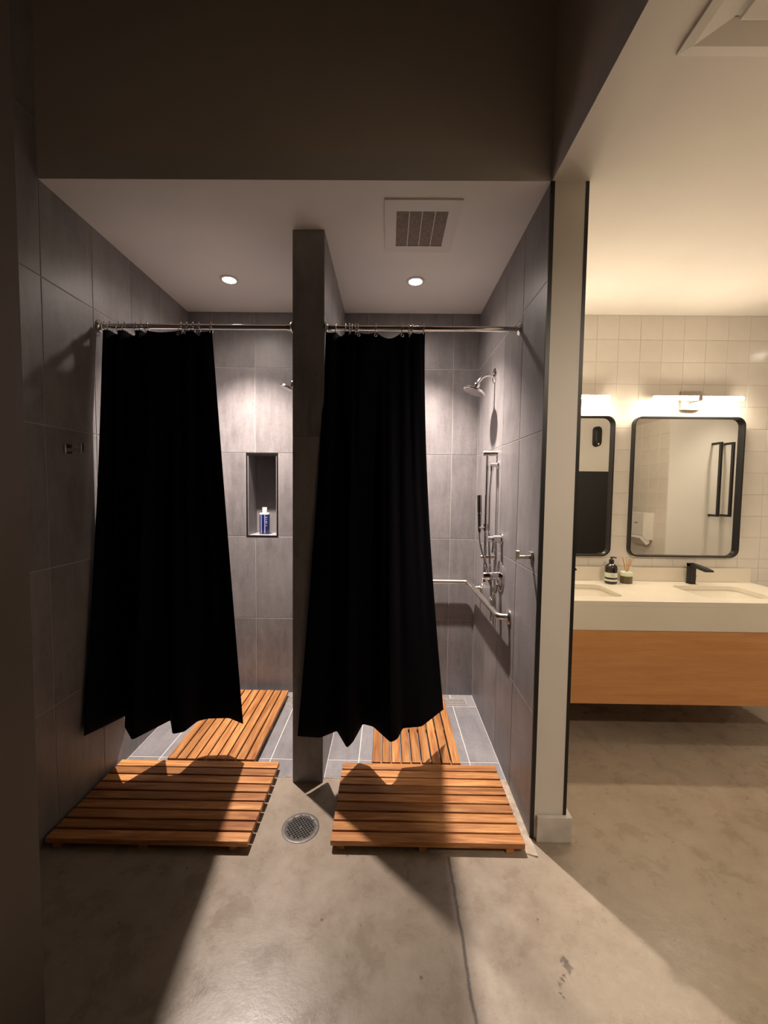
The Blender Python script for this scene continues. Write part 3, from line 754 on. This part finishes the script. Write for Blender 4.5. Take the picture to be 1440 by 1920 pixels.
# faucets
def faucet(x, label):
    t = thing('faucet', label, 'faucet', (x, 2.95, VZ), 'black vanity faucets')
    bm = bbox(x-.024, x+.024, 2.927, 2.975, VZ, VZ+.004, .001, 1); obj('base_plate', bm, 'black_matt', t)
    bm = bbox(x-.021, x+.021, 2.931, 2.973, VZ+.003, VZ+.146, .004, 2); obj('body', bm, 'black_matt', t)
    bm = bmesh.new(); rings(bm, [[(x-.021, y, z0), (x+.021, y, z0), (x+.021, y, z1), (x-.021, y, z1)] for y, z0, z1 in ((2.972, VZ+.128, VZ+.146), (2.93, VZ+.126, VZ+.146), (2.86, VZ+.119, VZ+.139), (2.80, VZ+.112, VZ+.132), (2.775, VZ+.116, VZ+.126))]); obj('spout', bm, 'black_matt', t)
    bm = bmesh.new(); cyl(bm, (x+.020, 2.952, VZ+.055), (x+.030, 2.952, VZ+.055), .011); cyl(bm, (x+.027, 2.952, VZ+.058), (x+.033, 2.950, VZ+.028), .0045, .003, 10); obj('lever', bm, 'black_matt', t, True)
faucet(2.172, 'matt black single lever faucet on the countertop below the right mirror')
faucet(1.255, 'matt black faucet mostly hidden behind the white wall end')

# soap pump bottle
px_, py_ = 1.588, 2.925
t = thing('soap_bottle', 'dark amber pump soap bottle with pale label on the countertop', 'soap bottle', (px_, py_, VZ))
bm = bmesh.new(); lathe(bm, (px_, py_, VZ), (0, 0, 1), [(.036, 0), (.040, .004), (.0405, .112), (.036, .127), (.022, .138), (.0145, .143), (.0145, .150)], 32); obj('body', bm, 'amber_glass', t, True)
bm = bmesh.new(); lathe(bm, (px_, py_, VZ+.150), (0, 0, 1), [(.0165, -.004), (.0165, .018), (.012, .021), (.006, .022), (.006, .030), (.009, .031), (.009, .038), (.001, .039)], 20); pm = obj('pump', bm, 'black_matt', t, True)
bm = bmesh.new(); tube(bm, [(px_, py_, VZ+.186), (px_+.018, py_-.012, VZ+.186), (px_+.026, py_-.017, VZ+.181)], [.006, .005, .0035], 8); obj('nozzle', bm, 'black_matt', pm, True)
for z0, z1, mt_ in ((.047, .080, 'label_cream'), (.020, .033, 'label_cream')):
    bm = bmesh.new(); lathe(bm, (px_, py_, VZ), (0, 0, 1), [(.0405, z0), (.0411, z0), (.0411, z1), (.0405, z1)], 32); lb = obj('label_band', bm, mt_, t, True)
    if z0 > .04:
        for q in (.055, .062, .070):
            bm = bmesh.new(); a0, a1 = math.radians(238), math.radians(285 if q != .062 else 275); k = 8
            rr = [[(px_+.0412*math.cos(a0+(a1-a0)*i/k), py_+.0412*math.sin(a0+(a1-a0)*i/k), VZ+z) for z in (q, q+.0016)] for i in range(k+1)]
            for A, B in zip(rr, rr[1:]): bm.faces.new([bm.verts.new(p) for p in (A[0], B[0], B[1], A[1])])
            obj('print_line', bm, 'label_ink', lb)

# reed diffuser
jx, jy = 1.708, 2.945
t = thing('reed_diffuser', 'small olive glass reed diffuser beside the soap bottle', 'diffuser', (jx, jy, VZ))
bm = bmesh.new(); lathe(bm, (jx, jy, VZ), (0, 0, 1), [(.037, 0), (.040, .003), (.0395, .052), (.0395, .0525)], 30); obj('jar', bm, 'olive_liquid', t, True)
bm = bmesh.new(); lathe(bm, (jx, jy, VZ), (0, 0, 1), [(.0397, .052), (.0402, .053), (.0402, .078), (.038, .081), (.001, .081)], 30); obj('collar', bm, 'label_cream', t, True)
for k in range(8):
    a = k*2.4; r0 = .006; r1 = .020+.014*((k*37) % 7)/7
    bm = bmesh.new(); cyl(bm, (jx+r0*math.cos(a), jy+r0*math.sin(a), VZ+.079), (jx+r1*1.5*math.cos(a), jy+r1*math.sin(a)*1.1, VZ+.168+.01*((k*5) % 3)), .0017, n=6); obj('reed', bm, 'reed', t, True)

# mirrors
def mirror(cx_, label):
    W_, H_, zc = .785, 1.004, 1.572
    t = thing('wall_mirror', label, 'mirror', (cx_, YB, zc-H_/2), 'black framed vanity mirrors')
    o1 = rrect(cx_, zc, W_, H_, .060, 10); i1 = rrect(cx_, zc, W_-.018, H_-.018, .052, 10)
    bm = bmesh.new(); rings(bm, [[(x, y, z) for x, z in ring] for ring, y in ((o1, YB), (o1, YB-.040), (i1, YB-.040), (i1, YB-.010))], caps=False)
    vs_ = list(bm.verts); n = len(o1)
    obj('frame', bm, 'black_trim', t, True)
    bm = bmesh.new(); rings(bm, [[(x, y, z) for x, z in i1] for y in (YB-.002, YB-.012)]); obj('glass', bm, 'mirror_glass', t)
mirror(2.140, 'large black framed mirror above the faucet, showing two dark bars')
mirror(1.220, 'black framed mirror partly hidden behind the white wall end')

# vanity lights
def bar_lamp(x, label):
    z = 2.188; y = YB-.108
    t = thing('vanity_light', label, 'wall lamp', (x, YB, z), 'bar lights above the mirrors')
    obj('mounting_plate', bbox(x-.062, x+.080, YB-.030, YB, z-.066, z+.068, .003, 2), 'nickel', t)
    obj('bracket', bbox(x-.011, x+.017, y-.019, YB-.029, z-.017, z+.019, .002, 1), 'nickel', t)
    for s in (-1, 1):
        x0, x1 = sorted((x+.003+s*.0145, x+s*.305)); bm = bmesh.new()
        rings(bm, [[(xx, yy, zz) for yy, zz in rrect(y, z, .030*k, .026*k, .010*k)] for xx, k in ((x0, 1), (x1-.012, 1), (x1-.004, .9), (x1, .6))] if s > 0 else
                  [[(xx, yy, zz) for yy, zz in rrect(y, z, .030*k, .026*k, .010*k)] for xx, k in ((x0, .6), (x0+.004, .9), (x0+.012, 1), (x1, 1))])
        obj('light_bar', bm, 'bar_light', t, True)
        bm = cells([y-.006, y+.0165, y+.020], [z-.006, z+.0135, z+.0165], x0+.001, x1-.002, lambda i, j: i == 1 or j == 1, 'yzx')
        obj('back_shield', bm, 'nickel', t)  # top rim, plus a back strip added to shade the wall behind and above
bar_lamp(2.138, 'lit horizontal bar lamp centered above the right mirror')
bar_lamp(1.222, 'lit horizontal bar lamp cut off by the white wall end')

# ================================================================== THINGS SEEN ONLY IN THE MIRRORS
dy0, dy1, dz0, dz1 = 1.315, 1.565, .93, 1.315
t = thing('towel_dispenser', 'white paper towel dispenser reflected in the left part of the large mirror', 'paper dispenser', (XT, (dy0+dy1)/2, dz0))
bm = bmesh.new(); prof = [(XT, dz1), (XT-.105, dz1), (XT-.110, dz1-.01), (XT-.110, 1.07), (XT-.075, 1.02), (XT, 1.02)]
rings(bm, [[(x, y, z) for x, z in prof] for y in (dy0, dy1)]); obj('body', bm, 'white_plastic', t)
bm = bmesh.new(); prof = [(XT-.03, 1.018), (XT-.112, 1.062), (XT-.135, 1.04), (XT-.06, .965), (XT-.03, .985)]
rings(bm, [[(x, y, z) for x, z in prof] for y in (dy0+.01, dy1-.01)]); obj('tray', bm, 'white_plastic', t)
obj('logo', bbox(XT-.1112, XT-.1098, dy0+.09, dy0+.15, 1.195, 1.205), 'label_ink', t)
def pull(x, label):
    t = thing('towel_bar', label, 'towel bar', (x, YT, 1.27), 'black vertical bars on the white wall')
    for z in (1.31, 2.03): obj('arm', bbox(x-.011, x+.011, YT, YT+.115, z-.011, z+.011, .002, 1), 'black_matt', t)
    obj('bar', bbox(x-.012, x+.012, YT+.100, YT+.124, 1.30, 2.04, .002, 1), 'black_matt', t)
pull(3.285, 'black vertical bar on the white wall in the mirror, the one nearer the tiles')
pull(3.405, 'black vertical bar on the white wall in the mirror, the one nearer the frame')
t = thing('air_freshener', 'black oval wall dispenser reflected in the partly hidden mirror', 'dispenser', (2.557, YP, 2.09))
bm = bmesh.new(); rings(bm, [[(2.557+xx*k, y, 2.21+zz*k) for xx, zz in rrect(0, 0, .092, .25, .045)] for y, k in ((YP, 1), (YP+.05, .96), (YP+.068, .8), (YP+.074, .4))]); obj('shell', bm, 'black_matt', t, True)
obj('window', bbox(2.545, 2.561, YP+.073, YP+.0755, 2.105, 2.125), 'white_plastic', t)
